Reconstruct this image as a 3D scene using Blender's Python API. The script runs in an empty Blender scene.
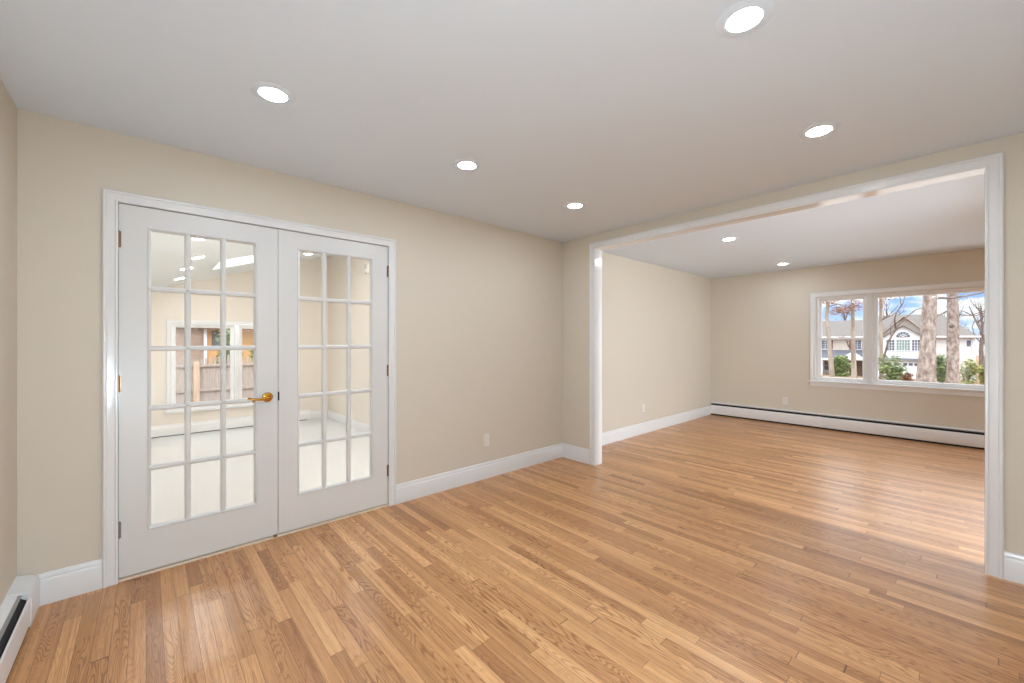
import bpy, bmesh, math, random
from mathutils import Vector, Matrix
C = bpy.context.scene.collection
sc = bpy.context.scene
R = math.radians

# ------------------------------------------------------------------ camera
CAM = Vector((0, 0, 1.314))
cd = bpy.data.cameras.new('camera'); cam = bpy.data.objects.new('camera', cd); C.objects.link(cam)
cam.location = CAM; cam.rotation_euler = (R(90), 0, R(48.083 - 90))
cd.sensor_width = 36; cd.lens = 407.6 / 1024 * 36; cd.clip_start = 0.02; cd.clip_end = 600
sc.camera = cam

# ------------------------------------------------------------------ light and exposure
HIGH_SKY = 3.3        # extra daylight added high in the sky, relative to the blue near the horizon
LAMP = 152.0          # downlight lens radiance
LAMP_FAR = 115.0       # downlights of the far room
LAMP_SUN = 185.0      # downlights of the sunroom
vs = sc.view_settings
sc.display_settings.display_device = 'sRGB'
vs.view_transform = 'Standard'; vs.look = 'None'; vs.gamma = 1; vs.use_curve_mapping = False
vs.exposure = 0.43
sc.cycles.use_denoising = True
sc.cycles.max_bounces = 10; sc.cycles.diffuse_bounces = 6; sc.cycles.glossy_bounces = 4
sc.cycles.transparent_max_bounces = 24
sc.cycles.sample_clamp_indirect = 6.0
sc.cycles.caustics_reflective = False; sc.cycles.caustics_refractive = False

w = bpy.data.worlds.new('sky'); sc.world = w; w.use_nodes = True
nt = w.node_tree; nt.nodes.clear()
def N(nt, t, **k):
    n = nt.nodes.new(t)
    for a, b in k.items(): setattr(n, a, b)
    return n
out = N(nt, 'ShaderNodeOutputWorld'); bg = N(nt, 'ShaderNodeBackground')
tc = N(nt, 'ShaderNodeTexCoord'); mp = N(nt, 'ShaderNodeMapping'); mp.inputs['Scale'].default_value = (1, 1, 2.6)
ns = N(nt, 'ShaderNodeTexNoise'); ns.inputs['Scale'].default_value = 11; ns.inputs['Detail'].default_value = 6; ns.inputs['Roughness'].default_value = .6
cr = N(nt, 'ShaderNodeValToRGB'); cr.color_ramp.elements[0].position = .46; cr.color_ramp.elements[1].position = .57
sep = N(nt, 'ShaderNodeSeparateXYZ'); gr = N(nt, 'ShaderNodeValToRGB')
gr.color_ramp.elements[0].position = .0; gr.color_ramp.elements[0].color = (.62, .78, 1.0, 1)
gr.color_ramp.elements[1].position = .09; gr.color_ramp.elements[1].color = (.24, .46, .86, 1)
e3 = gr.color_ramp.elements.new(.35); e3.color = (.86, .93, 1.0, 1)
mx = N(nt, 'ShaderNodeMix', data_type='RGBA')
mx.inputs['B'].default_value = (.95, .97, 1.0, 1)
L = nt.links.new
L(tc.outputs['Generated'], mp.inputs['Vector']); L(mp.outputs[0], ns.inputs['Vector']); L(ns.outputs['Fac'], cr.inputs[0])
L(tc.outputs['Generated'], sep.inputs[0]); L(sep.outputs['Z'], gr.inputs[0])
L(cr.outputs[0], mx.inputs['Factor']); L(gr.outputs[0], mx.inputs['A']); L(mx.outputs['Result'], bg.inputs['Color'])
bg.inputs['Strength'].default_value = 1.15
hi = N(nt, 'ShaderNodeMapRange', interpolation_type='SMOOTHSTEP'); hi.inputs['From Min'].default_value = .14; hi.inputs['From Max'].default_value = .42
hi.inputs['To Min'].default_value = 1.0; hi.inputs['To Max'].default_value = HIGH_SKY
L(sep.outputs['Z'], hi.inputs[0]); L(hi.outputs[0], bg.inputs['Strength'])
L(bg.outputs[0], out.inputs[0])

sl = bpy.data.lights.new('sun', 'SUN'); sun = bpy.data.objects.new('sun', sl); C.objects.link(sun)
sl.energy = 1.0; sl.angle = R(1.5); sl.color = (1, .95, .87)
sun.rotation_euler = Vector((-.50, -.56, .66)).to_track_quat('Z', 'Y').to_euler()

# added unseen fill lights: one by the camera, others in far room and sunroom
def added_fill(name, loc, power, col=(.74, .93, 1.10), rad=.12):
    l = bpy.data.lights.new(name, 'POINT'); o = bpy.data.objects.new(name, l); C.objects.link(o)
    o.location = loc; l.energy = power; l.shadow_soft_size = rad; l.color = col; return o
added_fill('added_fill', (-.1, -.42, .75), 68)
fl = added_fill('added_fill', (3.74, -2.45, .9), 560, (.86, .94, 1.0), .07)
fl.data.type = 'SPOT'; fl.data.spot_size = R(86); fl.data.spot_blend = 1.0       # added fill spot aimed along the far room
fl.rotation_euler = (Vector((3.74, -2.45, .9)) - Vector((4.9, 3.08, .7))).to_track_quat('Z', 'Y').to_euler()
added_fill('added_fill', (2.35, 3.42, 2.05), 85, (.95, .97, 1.0))

# ------------------------------------------------------------------ materials
def srgb(r, g, b):
    f = lambda c: (c / 255 / 12.92) if c / 255 <= .04045 else ((c / 255 + .055) / 1.055) ** 2.4
    return (f(r), f(g), f(b), 1)
def mat(name, col, rough=.5, metal=0, noise=None, bump=None, spec=.5, emit=None, coat=0):
    m = bpy.data.materials.new(name); m.use_nodes = True; t = m.node_tree
    b = t.nodes['Principled BSDF']
    b.inputs['Base Color'].default_value = col; b.inputs['Roughness'].default_value = rough
    b.inputs['Metallic'].default_value = metal; b.inputs['Specular IOR Level'].default_value = spec
    b.inputs['Coat Weight'].default_value = coat
    co = N(t, 'ShaderNodeTexCoord')
    if noise:   # (scale, dark colour, (sx,sy,sz))
        mpn = N(t, 'ShaderNodeMapping'); mpn.inputs['Scale'].default_value = noise[2]
        n = N(t, 'ShaderNodeTexNoise'); n.inputs['Scale'].default_value = noise[0]; n.inputs['Detail'].default_value = 5
        r = N(t, 'ShaderNodeValToRGB'); r.color_ramp.elements[0].position = .35; r.color_ramp.elements[1].position = .65
        r.color_ramp.elements[0].color = noise[1]; r.color_ramp.elements[1].color = col
        t.links.new(co.outputs['Object'], mpn.inputs[0]); t.links.new(mpn.outputs[0], n.inputs['Vector'])
        t.links.new(n.outputs['Fac'], r.inputs[0]); t.links.new(r.outputs[0], b.inputs['Base Color'])
    if bump:    # (scale, strength, distance)
        n2 = N(t, 'ShaderNodeTexNoise'); n2.inputs['Scale'].default_value = bump[0]; n2.inputs['Detail'].default_value = 3
        bp = N(t, 'ShaderNodeBump'); bp.inputs['Strength'].default_value = bump[1]; bp.inputs['Distance'].default_value = bump[2]
        t.links.new(co.outputs['Object'], n2.inputs['Vector']); t.links.new(n2.outputs['Fac'], bp.inputs['Height'])
        t.links.new(bp.outputs[0], b.inputs['Normal'])
    if emit:
        b.inputs['Emission Color'].default_value = (.85, .98, 1.12, 1); b.inputs['Emission Strength'].default_value = emit
    return m
WALL = mat('beige_wall_paint', srgb(208, 199, 184), .55, bump=(180, .08, .002), spec=.3)
SWALL = mat('sunroom_wall_paint', srgb(222, 213, 201), .6, bump=(180, .08, .002), spec=.3)
CEIL = mat('ceiling_paint', srgb(216, 226, 237), .8, bump=(140, .06, .002), spec=.2)
CEILS = mat('sunroom_ceiling_paint', srgb(230, 233, 234), .8, bump=(140, .06, .002), spec=.2)
TRIM = mat('white_trim_enamel', srgb(221, 221, 221), .15, spec=.5)
DOORP = mat('white_door_enamel', srgb(213, 212, 210), .34, spec=.45)
HEATW = mat('white_heater_enamel', srgb(226, 226, 226), .4)
HEATG = mat('grey_damper_metal', srgb(150, 152, 156), .35, metal=.6)
BLACK = mat('dark_gap', srgb(18, 17, 16), .7)
BRASS = mat('polished_brass', srgb(205, 150, 62), .22, metal=1, bump=(60, .05, .001))
HINGE = mat('aged_brass_hinge', srgb(140, 116, 94), .35, metal=.9, bump=(300, .1, .001))
NICKEL = mat('nickel_hinge', srgb(128, 124, 120), .35, metal=.9, bump=(300, .1, .001))
PLATE = mat('outlet_plastic', srgb(222, 219, 212), .35)
VINYL = mat('window_vinyl', srgb(232, 232, 232), .35)
CARPET = mat('pale_carpet', srgb(214, 214, 212), .95, noise=(220, srgb(196, 196, 194), (1, 1, 1)), bump=(450, .6, .006), spec=.1)
LENS = mat('downlight_lens', (1, 1, 1, 1), .4, emit=LAMP)
LENS_F = mat('downlight_lens_far', (1, 1, 1, 1), .4, emit=LAMP_FAR)
LENS_S = mat('downlight_lens_sunroom', (1, 1, 1, 1), .4, emit=LAMP_SUN)
LENS_S.node_tree.nodes['Principled BSDF'].inputs['Emission Color'].default_value = (.95, .97, 1.0, 1)
SILLW = mat('pale_threshold_wood', srgb(206, 186, 160), .5, noise=(30, srgb(226, 214, 196), (1, 8, 8)))

def glass_mat():
    m = bpy.data.materials.new('window_glass'); m.use_nodes = True; t = m.node_tree; t.nodes.clear()
    o = N(t, 'ShaderNodeOutputMaterial'); mi = N(t, 'ShaderNodeMixShader'); tr = N(t, 'ShaderNodeBsdfTransparent'); g = N(t, 'ShaderNodeBsdfGlossy')
    g.inputs['Roughness'].default_value = .01; tr.inputs['Color'].default_value = (.985, .99, .988, 1)
    lw = N(t, 'ShaderNodeLayerWeight'); lw.inputs['Blend'].default_value = .5
    p = N(t, 'ShaderNodeMath', operation='POWER'); p.inputs[1].default_value = 5
    q = N(t, 'ShaderNodeMath', operation='MULTIPLY_ADD'); q.inputs[1].default_value = .96; q.inputs[2].default_value = .035
    t.links.new(lw.outputs['Facing'], p.inputs[0]); t.links.new(p.outputs[0], q.inputs[0]); t.links.new(q.outputs[0], mi.inputs[0])
    t.links.new(tr.outputs[0], mi.inputs[1]); t.links.new(g.outputs[0], mi.inputs[2]); t.links.new(mi.outputs[0], o.inputs[0])
    return m
GLASS = glass_mat()

def floor_mat():
    """oak strip floor: boards run along Y, 57 mm wide, random lengths, own tone and grain per board"""
    m = bpy.data.materials.new('oak_strip_floor'); m.use_nodes = True; t = m.node_tree; b = t.nodes['Principled BSDF']
    k = t.links.new
    def M(op, a, bb=None, c=None):
        n = N(t, 'ShaderNodeMath', operation=op)
        for i, v in enumerate((a, bb, c)):
            if v is None: continue
            if isinstance(v, (int, float)): n.inputs[i].default_value = v
            else: k(v, n.inputs[i])
        return n.outputs[0]
    co = N(t, 'ShaderNodeTexCoord'); s = N(t, 'ShaderNodeSeparateXYZ'); k(co.outputs['Object'], s.inputs[0])
    X, Y = s.outputs['X'], s.outputs['Y']
    W = .0572
    xr = M('DIVIDE', X, W); row = M('FLOOR', xr); fx = M('FRACT', xr)
    wn = N(t, 'ShaderNodeTexWhiteNoise', noise_dimensions='1D'); k(row, wn.inputs['W'])
    r1 = wn.outputs['Value']
    wn2 = N(t, 'ShaderNodeTexWhiteNoise', noise_dimensions='1D'); k(M('ADD', row, 517.3), wn2.inputs['W'])
    ln = M('MULTIPLY_ADD', wn2.outputs['Value'], .65, .55)        # board length of this row
    yr = M('DIVIDE', M('MULTIPLY_ADD', r1, 7.0, Y), ln)
    # irregular ends: warp the along-board coordinate
    yw = M('MULTIPLY_ADD', M('SINE', M('MULTIPLY_ADD', yr, 2.1, M('MULTIPLY', r1, 30))), .28, yr)
    bid = M('FLOOR', yw); fy = M('FRACT', yw)
    cv = N(t, 'ShaderNodeCombineXYZ'); k(row, cv.inputs[0]); k(bid, cv.inputs[1])
    wb = N(t, 'ShaderNodeTexWhiteNoise', noise_dimensions='2D'); k(cv.outputs[0], wb.inputs['Vector'])
    br = wb.outputs['Value']; sb = N(t, 'ShaderNodeSeparateXYZ'); k(wb.outputs['Color'], sb.inputs[0])
    # grain space, shifted per board
    gx = M('MULTIPLY_ADD', sb.outputs['X'], 37.0, X); gy = M('MULTIPLY_ADD', sb.outputs['Y'], 53.0, Y)
    def noise(sx, sy, detail, rough=.5, dist=0):
        c = N(t, 'ShaderNodeCombineXYZ'); k(M('MULTIPLY', gx, sx), c.inputs[0]); k(M('MULTIPLY', gy, sy), c.inputs[1]); k(M('MULTIPLY', br, 40), c.inputs[2])
        n = N(t, 'ShaderNodeTexNoise'); n.inputs['Scale'].default_value = 1; n.inputs['Detail'].default_value = detail
        n.inputs['Roughness'].default_value = rough; n.inputs['Distortion'].default_value = dist; k(c.outputs[0], n.inputs['Vector'])
        return n.outputs['Fac']
    field = noise(14, 1.6, 1.5, .45, .3)
    rings = M('SINE', M('MULTIPLY', field, 150))                # cathedral figure
    rings = M('POWER', M('MULTIPLY_ADD', rings, .5, .5), 3.5)
    amt = M('MULTIPLY_ADD', M('POWER', sb.outputs['Z'], 1.2), .75, .08)
    ringd = M('MULTIPLY', rings, amt)
    pores = noise(420, 9, 3, .6)
    streak = noise(70, 1.1, 3, .55)
    ramp = N(t, 'ShaderNodeValToRGB'); e = ramp.color_ramp; k(br, ramp.inputs[0])
    e.elements[0].position = 0; e.elements[0].color = srgb(178, 126, 82)
    e.elements[1].position = 1; e.elements[1].color = srgb(228, 178, 126)
    for p, c in ((.12, srgb(191, 140, 92)), (.45, srgb(206, 153, 103)), (.8, srgb(216, 164, 113))):
        el = e.elements.new(p); el.color = c
    dark = N(t, 'ShaderNodeMix', data_type='RGBA', blend_type='MULTIPLY'); k(ramp.outputs[0], dark.inputs['A'])
    dark.inputs['B'].default_value = (.50, .36, .25, 1)
    po = N(t, 'ShaderNodeMapRange'); po.inputs['From Min'].default_value = .52; po.inputs['From Max'].default_value = .72; po.inputs['To Max'].default_value = .55; k(pores, po.inputs[0])
    st = N(t, 'ShaderNodeMapRange'); st.inputs['From Min'].default_value = .4; st.inputs['From Max'].default_value = .75; st.inputs['To Max'].default_value = .55; k(streak, st.inputs[0])
    f = M('MINIMUM', M('ADD', M('ADD', ringd, po.outputs[0]), st.outputs[0]), .95)
    k(f, dark.inputs['Factor'])
    # dark knots and mineral marks, rare
    kn = noise(26, 7, 2, .5); km = N(t, 'ShaderNodeMapRange'); km.inputs['From Min'].default_value = .73; km.inputs['From Max'].default_value = .8; km.inputs['To Max'].default_value = .8; k(kn, km.inputs[0])
    kd = N(t, 'ShaderNodeMix', data_type='RGBA'); k(dark.outputs['Result'], kd.inputs['A']); kd.inputs['B'].default_value = srgb(96, 58, 34); k(km.outputs[0], kd.inputs['Factor'])
    # joints
    ex = M('MULTIPLY', M('MINIMUM', fx, M('SUBTRACT', 1, fx)), W)
    ey = M('MULTIPLY', M('MINIMUM', fy, M('SUBTRACT', 1, fy)), ln)
    gap = M('LESS_THAN', ex, .0008); gap2 = M('LESS_THAN', ey, .0012)
    g = M('MULTIPLY', M('MAXIMUM', gap, gap2), .8)
    gm = N(t, 'ShaderNodeMix', data_type='RGBA'); k(kd.outputs['Result'], gm.inputs['A']); gm.inputs['B'].default_value = srgb(84, 50, 28); k(g, gm.inputs['Factor'])
    k(gm.outputs['Result'], b.inputs['Base Color'])
    rr = M('MULTIPLY_ADD', pores, .12, .25); k(rr, b.inputs['Roughness'])
    b.inputs['Specular IOR Level'].default_value = .6
    # each board lies at a very slightly different tilt
    bp = N(t, 'ShaderNodeBump'); bp.inputs['Strength'].default_value = .25; bp.inputs['Distance'].default_value = .002
    h = M('SUBTRACT', M('MULTIPLY', M('MULTIPLY_ADD', streak, .3, M('MULTIPLY', br, .2)), 1), M('MULTIPLY', g, .6))
    k(h, bp.inputs['Height']); k(bp.outputs[0], b.inputs['Normal'])
    return m
OAK = floor_mat()
GRASS = mat('winter_lawn', srgb(128, 116, 90), .95, noise=(1.3, srgb(142, 108, 92), (1, 1, 1)), bump=(30, .5, .03), spec=.1)
BARK = mat('grey_brown_bark', srgb(166, 152, 144), .9, noise=(13, srgb(116, 98, 90), (1, 1, .5)), bump=(22, .9, .03), spec=.1)
BARKD = mat('dark_twig_bark', srgb(128, 112, 106), .9, noise=(9, srgb(92, 80, 76), (1, 1, .3)), spec=.1)
BARKL = mat('pale_tan_bark', srgb(172, 160, 148), .9, noise=(7, srgb(130, 116, 104), (1, 1, .2)), bump=(22, .6, .02), spec=.1)
LEAFG = mat('evergreen_leaf', srgb(136, 154, 88), .5, noise=(2.4, srgb(92, 110, 62), (1, 1, 1)))
LEAFY = mat('yellow_green_leaf', srgb(170, 170, 84), .6, noise=(2.4, srgb(112, 122, 54), (1, 1, 1)))
LEAFB = mat('brown_oak_leaf', srgb(166, 120, 92), .7, noise=(3, srgb(126, 86, 64), (1, 1, 1)))
LEAFR = mat('russet_leaf', srgb(150, 98, 66), .7, noise=(3, srgb(104, 66, 46), (1, 1, 1)))
SIDEW = mat('white_clapboard', srgb(212, 206, 202), .6, noise=(2, srgb(204, 198, 195), (1, 1, 1)))
SIDEB = mat('cream_clapboard', srgb(190, 178, 168), .6, noise=(2, srgb(182, 170, 160), (1, 1, 1)))
ROOFM = mat('weathered_shingle', srgb(112, 105, 101), .9, noise=(3, srgb(98, 92, 88), (1, 1, 4)))
ROOFG = mat('grey_porch_shingle', srgb(98, 100, 110), .9, noise=(3, srgb(84, 86, 95), (1, 1, 4)))
WHITE = mat('white_exterior_trim', srgb(220, 220, 223), .5)
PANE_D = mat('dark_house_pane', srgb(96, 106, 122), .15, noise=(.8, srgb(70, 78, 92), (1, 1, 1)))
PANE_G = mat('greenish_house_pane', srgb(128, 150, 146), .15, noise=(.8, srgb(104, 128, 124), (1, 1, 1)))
SHUT = mat('dark_red_shutter', srgb(116, 52, 56), .6)
STONE = mat('brown_entry_wall', srgb(140, 112, 92), .8, noise=(2, srgb(104, 82, 68), (1, 1, 1)))
FENCEM = mat('weathered_cedar', srgb(176, 164, 156), .85, noise=(6, srgb(150, 138, 132), (6, 6, .5)), spec=.2)
FENCEP = mat('new_cedar_post', srgb(200, 176, 154), .8, noise=(6, srgb(180, 154, 132), (6, 6, .5)), spec=.2)
ORANGE = mat('orange_cedar_siding', srgb(208, 160, 102), .7, noise=(3, srgb(184, 136, 84), (1, 1, 8)))
PINK = mat('faded_pink_siding', srgb(180, 162, 150), .8, noise=(3, srgb(158, 138, 126), (1, 1, 8)))
BROWNR = mat('brown_soffit', srgb(98, 74, 60), .8)

# ------------------------------------------------------------------ mesh helpers
class MB:
    def __init__(self): self.bm = bmesh.new()
    def box(self, x0, x1, y0, y1, z0, z1, bev=0):
        m = bmesh.new(); bmesh.ops.create_cube(m, size=1)
        for v in m.verts: v.co = Vector((x0 + (v.co.x + .5) * (x1 - x0), y0 + (v.co.y + .5) * (y1 - y0), z0 + (v.co.z + .5) * (z1 - z0)))
        if bev: bmesh.ops.bevel(m, geom=m.edges[:], offset=bev, segments=2, affect='EDGES', profile=.6)
        self.add(m); return self
    def add(self, m, mtx=None):
        if mtx is not None: bmesh.ops.transform(m, matrix=mtx, verts=m.verts)
        me = bpy.data.meshes.new('t'); m.to_mesh(me); m.free(); self.bm.from_mesh(me); bpy.data.meshes.remove(me)
    def prism(self, pts, axis, a, b):
        """polygon pts (two coords) extruded along axis from a to b"""
        def P(p, t): return {'x': (t, p[0], p[1]), 'y': (p[0], t, p[1]), 'z': (p[0], p[1], t)}[axis]
        A = [self.bm.verts.new(P(p, a)) for p in pts]; B = [self.bm.verts.new(P(p, b)) for p in pts]
        n = len(pts); self.bm.faces.new(A); self.bm.faces.new(B[::-1])
        for i in range(n): self.bm.faces.new((A[i], B[i], B[(i + 1) % n], A[(i + 1) % n]))
        return self
    def quad(self, *p):
        self.bm.faces.new([self.bm.verts.new(q) for q in p]); return self
    def cyl(self, p0, p1, r0, r1=None, seg=20, caps=True):
        return self.tube([p0, p1], [r0, r0 if r1 is None else r1], seg)
    def tube(self, path, radii, seg=10, wob=0, rnd=None, closed=False):
        path = [Vector(p) for p in path]; rings = []; up = None
        for i, p in enumerate(path):
            d = (path[min(i + 1, len(path) - 1)] - path[max(i - 1, 0)]).normalized()
            if up is None:
                up = Vector((0, 0, 1)) if abs(d.z) < .9 else Vector((1, 0, 0))
            s = d.cross(up).normalized(); up = s.cross(d).normalized()
            ring = []
            for j in range(seg):
                a = 2 * math.pi * j / seg; rr = radii[i] * (1 + (rnd.uniform(-wob, wob) if rnd else 0))
                ring.append(self.bm.verts.new(p + s * math.cos(a) * rr + up * math.sin(a) * rr))
            rings.append(ring)
        for a, b in zip(rings, rings[1:]):
            for j in range(seg): self.bm.faces.new((a[j], a[(j + 1) % seg], b[(j + 1) % seg], b[j]))
        self.bm.faces.new(rings[0][::-1]); self.bm.faces.new(rings[-1])
        return self
    def lathe(self, prof, c, axis='z', seg=40):
        """prof: (radius, height) pairs, about centre c"""
        rings = []
        for r, h in prof:
            ring = []
            for j in range(seg if r > 1e-6 else 1):
                a = 2 * math.pi * j / seg; u, v = r * math.cos(a), r * math.sin(a)
                q = {'z': (u, v, h), 'y': (u, h, v), 'x': (h, u, v)}[axis]
                ring.append(self.bm.verts.new(Vector(c) + Vector(q)))
            rings.append(ring)
        for a, b in zip(rings, rings[1:]):
            for j in range(seg):
                q = [a[j % len(a)], a[(j + 1) % len(a)], b[(j + 1) % len(b)], b[j % len(b)]]
                u = []
                for v in q:
                    if v not in u: u.append(v)
                if len(u) > 2: self.bm.faces.new(u)
        return self
    def sweep(self, x0, x1, z0, z1, prof, mp, closed=True):
        """profile (outward offset, depth) swept with mitred corners round a rectangle; open = without the bottom side"""
        loops = []
        for a, d in prof:
            zb = z0 - a if closed else z0
            loops.append([self.bm.verts.new(mp(x, z, d)) for x, z in ((x0 - a, zb), (x0 - a, z1 + a), (x1 + a, z1 + a), (x1 + a, zb))])
        n = len(loops)
        for i in range(n):
            A, B = loops[i], loops[(i + 1) % n]
            for j in range(4 if closed else 3): self.bm.faces.new((A[j], A[(j + 1) % 4], B[(j + 1) % 4], B[j]))
        if not closed:
            self.bm.faces.new([l[0] for l in loops]); self.bm.faces.new([l[3] for l in loops][::-1])
        return self
    def build(self, name, m, parent=None, smooth=False, origin=None):
        bmesh.ops.recalc_face_normals(self.bm, faces=self.bm.faces)
        me = bpy.data.meshes.new(name)
        if origin is not None: bmesh.ops.translate(self.bm, vec=-Vector(origin), verts=self.bm.verts)
        self.bm.to_mesh(me); self.bm.free()
        if m: me.materials.append(m)
        o = bpy.data.objects.new(name, me); C.objects.link(o)
        if origin is not None: o.location = origin
        if smooth:
            me.shade_smooth() if smooth is True else me.shade_auto_smooth(angle=R(smooth)) if hasattr(me, 'shade_auto_smooth') else None
            if smooth is not True:
                me.shade_smooth(); me.set_sharp_from_angle(angle=R(smooth))
        if parent is not None:
            o.parent = parent
            o.matrix_parent_inverse = Matrix.Translation(-parent.location) if origin is not None or not parent.get('local') else Matrix()
        return o
def tag(o, label=None, cat=None, group=None, kind=None):
    for a, b in (('label', label), ('category', cat), ('group', group), ('kind', kind)):
        if b: o[a] = b
    return o
def struct(o): o['kind'] = 'structure'; return o
def thing(name, loc, label, cat, group=None, local=False):
    e = bpy.data.objects.new(name, None); C.objects.link(e); e.location = loc; e.empty_display_size = .1
    tag(e, label, cat, group)
    if local: e['local'] = 1
    return e
def copy_thing(root, loc):
    r = root.copy(); C.objects.link(r); r.location = loc
    for ch in root.children:
        c = ch.copy(); C.objects.link(c); c.parent = r
        for g in ch.children:
            d = g.copy(); C.objects.link(d); d.parent = c
    return r

def wall(name, m, axis, a, b, s0, s1, z0, z1, holes=()):
    """wall slab between a and b on its axis, running s0..s1, with rectangular holes (s0,s1,z0,z1)"""
    mb = MB(); xs = sorted({s0, s1, *[h[0] for h in holes], *[h[1] for h in holes]}); zs = sorted({z0, z1, *[h[2] for h in holes], *[h[3] for h in holes]})
    bm = mb.bm; V = {}
    def vert(s, z, t):
        key = (round(s, 5), round(z, 5), t)
        if key not in V: V[key] = bm.verts.new((s, t, z) if axis == 'y' else (t, s, z))
        return V[key]
    solid = {}
    for i in range(len(xs) - 1):
        for j in range(len(zs) - 1):
            cx, cz = (xs[i] + xs[i + 1]) / 2, (zs[j] + zs[j + 1]) / 2
            solid[i, j] = not any(h[0] < cx < h[1] and h[2] < cz < h[3] for h in holes)
    for (i, j), ok in solid.items():
        if not ok: continue
        A, B, c, d = xs[i], xs[i + 1], zs[j], zs[j + 1]
        for t in (a, b): bm.faces.new([vert(A, c, t), vert(B, c, t), vert(B, d, t), vert(A, d, t)])
        for (di, dj, p, q) in ((-1, 0, (A, c), (A, d)), (1, 0, (B, c), (B, d)), (0, -1, (A, c), (B, c)), (0, 1, (A, d), (B, d))):
            if not solid.get((i + di, j + dj), False):
                bm.faces.new([vert(*p, a), vert(*q, a), vert(*q, b), vert(*p, b)])
    return struct(mb.build(name, m))

# ------------------------------------------------------------------ room shell
YA, XL, XB, XB2, XF, YF, YR = 3.085, -.467, 3.54, 3.645, 7.613, -.53, -2.7
H = 2.45
DX0, DX1, DZ = -.113, 1.441, 2.072                     # french door opening (clear, inside the casing)
OY0, OY1, OZ = -.072, 2.622, 2.296                     # wide cased opening
wall('wall_back', WALL, 'y', YA, YA + .12, XL - .12, XF + .14, -.6, 3.7, [(DX0 - .02, DX1 + .02, -.0, DZ + .02)])
wall('wall_left', WALL, 'x', XL - .12, XL, YF - .12, YA, 0, 2.6)
wall('wall_front', WALL, 'y', YF - .12, YF, XL, XB, 0, 2.6)
wall('wall_middle', WALL, 'x', XB, XB2, YR - .12, YA, 0, 2.6, [(OY0 - .018, OY1 + .018, 0, OZ + .018)])
wall('wall_far', WALL, 'x', XF, XF + .14, YR - .12, YA, 0, 2.6, [(-1.36, 1.53, .72, 1.985)])
wall('wall_right', WALL, 'y', YR - .12, YR, XB2, XF, 0, 2.6, [(4.5, 6.7, .7, 2.05)])
struct(MB().box(XL - .12, XF + .14, YR - .12, YA, -.12, 0).build('floor', OAK))
struct(MB().box(XL - .12, XF + .14, YR - .12, YA, H, H + .12).build('ceiling', CEIL))

def wy(side, y):   # maps (s, z, depth) on a wall facing -Y
    return lambda s, z, d: (s, y - d, z)
def wx(x, sgn=-1):
    return lambda s, z, d: (x + sgn * d, s, z)
CAS = [(0, 0), (0, .011), (.004, .014), (.009, .014), (.013, .0105), (.03, .012), (.042, .0125), (.047, .018), (.056, .019), (.06, .015), (.06, 0)]
CASB = [(a * 1.12, d * 1.05) for a, d in CAS]
# door casing and jamb
struct(MB().sweep(DX0, DX1, 0, DZ, CAS, wy(0, YA), closed=False).build('trim_1', TRIM, smooth=35))
struct(MB().sweep(DX0, DX1, 0, DZ, [(0, 0), (.02, 0), (.02, -.12), (0, -.12), (0, -.06), (-.012, -.06), (-.012, -.043), (0, -.043)], wy(0, YA), closed=False).build('trim_2', TRIM))
# cased opening: jamb lining and casings on both faces
struct(MB().sweep(OY0, OY1, 0, OZ, [(0, 0), (.018, 0), (.018, -(XB2 - XB)), (0, -(XB2 - XB))], wx(XB), closed=False).build('trim_3', TRIM))
struct(MB().sweep(OY0, OY1, 0, OZ, CASB, wx(XB), closed=False).build('trim_4', TRIM, smooth=35))
struct(MB().sweep(OY0, OY1, 0, OZ, CASB, wx(XB2, 1), closed=False).build('trim_5', TRIM, smooth=35))
# threshold under the doors
struct(MB().box(DX0 - .0, DX1 + .0, YA - .004, YA + .118, 0, .014, .003).build('trim_6', SILLW))

BP = [(0, 0), (.014, 0), (.014, .118), (.012, .124), (.009, .128), (.0095, .136), (.006, .146), (.004, .152), (0, .155)]
def base(name, axis, plane, sgn, s0, s1, m=TRIM):
    prof = [((plane + sgn * d), z) for d, z in BP]
    mb = MB(); mb.prism(prof, 'x' if axis == 'x' else 'y', s0, s1)
    return struct(mb.build(name, m, smooth=30))
cw = .0605
base('baseboard_back_left', 'x', YA, -1, XL + .0, DX0 - cw)
base('baseboard_back', 'x', YA, -1, DX1 + cw, XB)
base('baseboard_middle_left', 'y', XB, -1, OY1 + .0675, YA - .015)
base('baseboard_middle_right', 'y', XB, -1, YF, OY0 - .0675)
base('baseboard_front', 'x', YF, 1, XL, XB)
base('baseboard_far_room_back', 'x', YA, -1, XB2, XF - .0)
base('baseboard_far_room_middle', 'y', XB2, 1, OY1 + .0675, YA - .015)
base('baseboard_far_room_middle_right', 'y', XB2, 1, YR, OY0 - .0675)
base('baseboard_far_room_right', 'x', YR, 1, XB2, XF)

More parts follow.
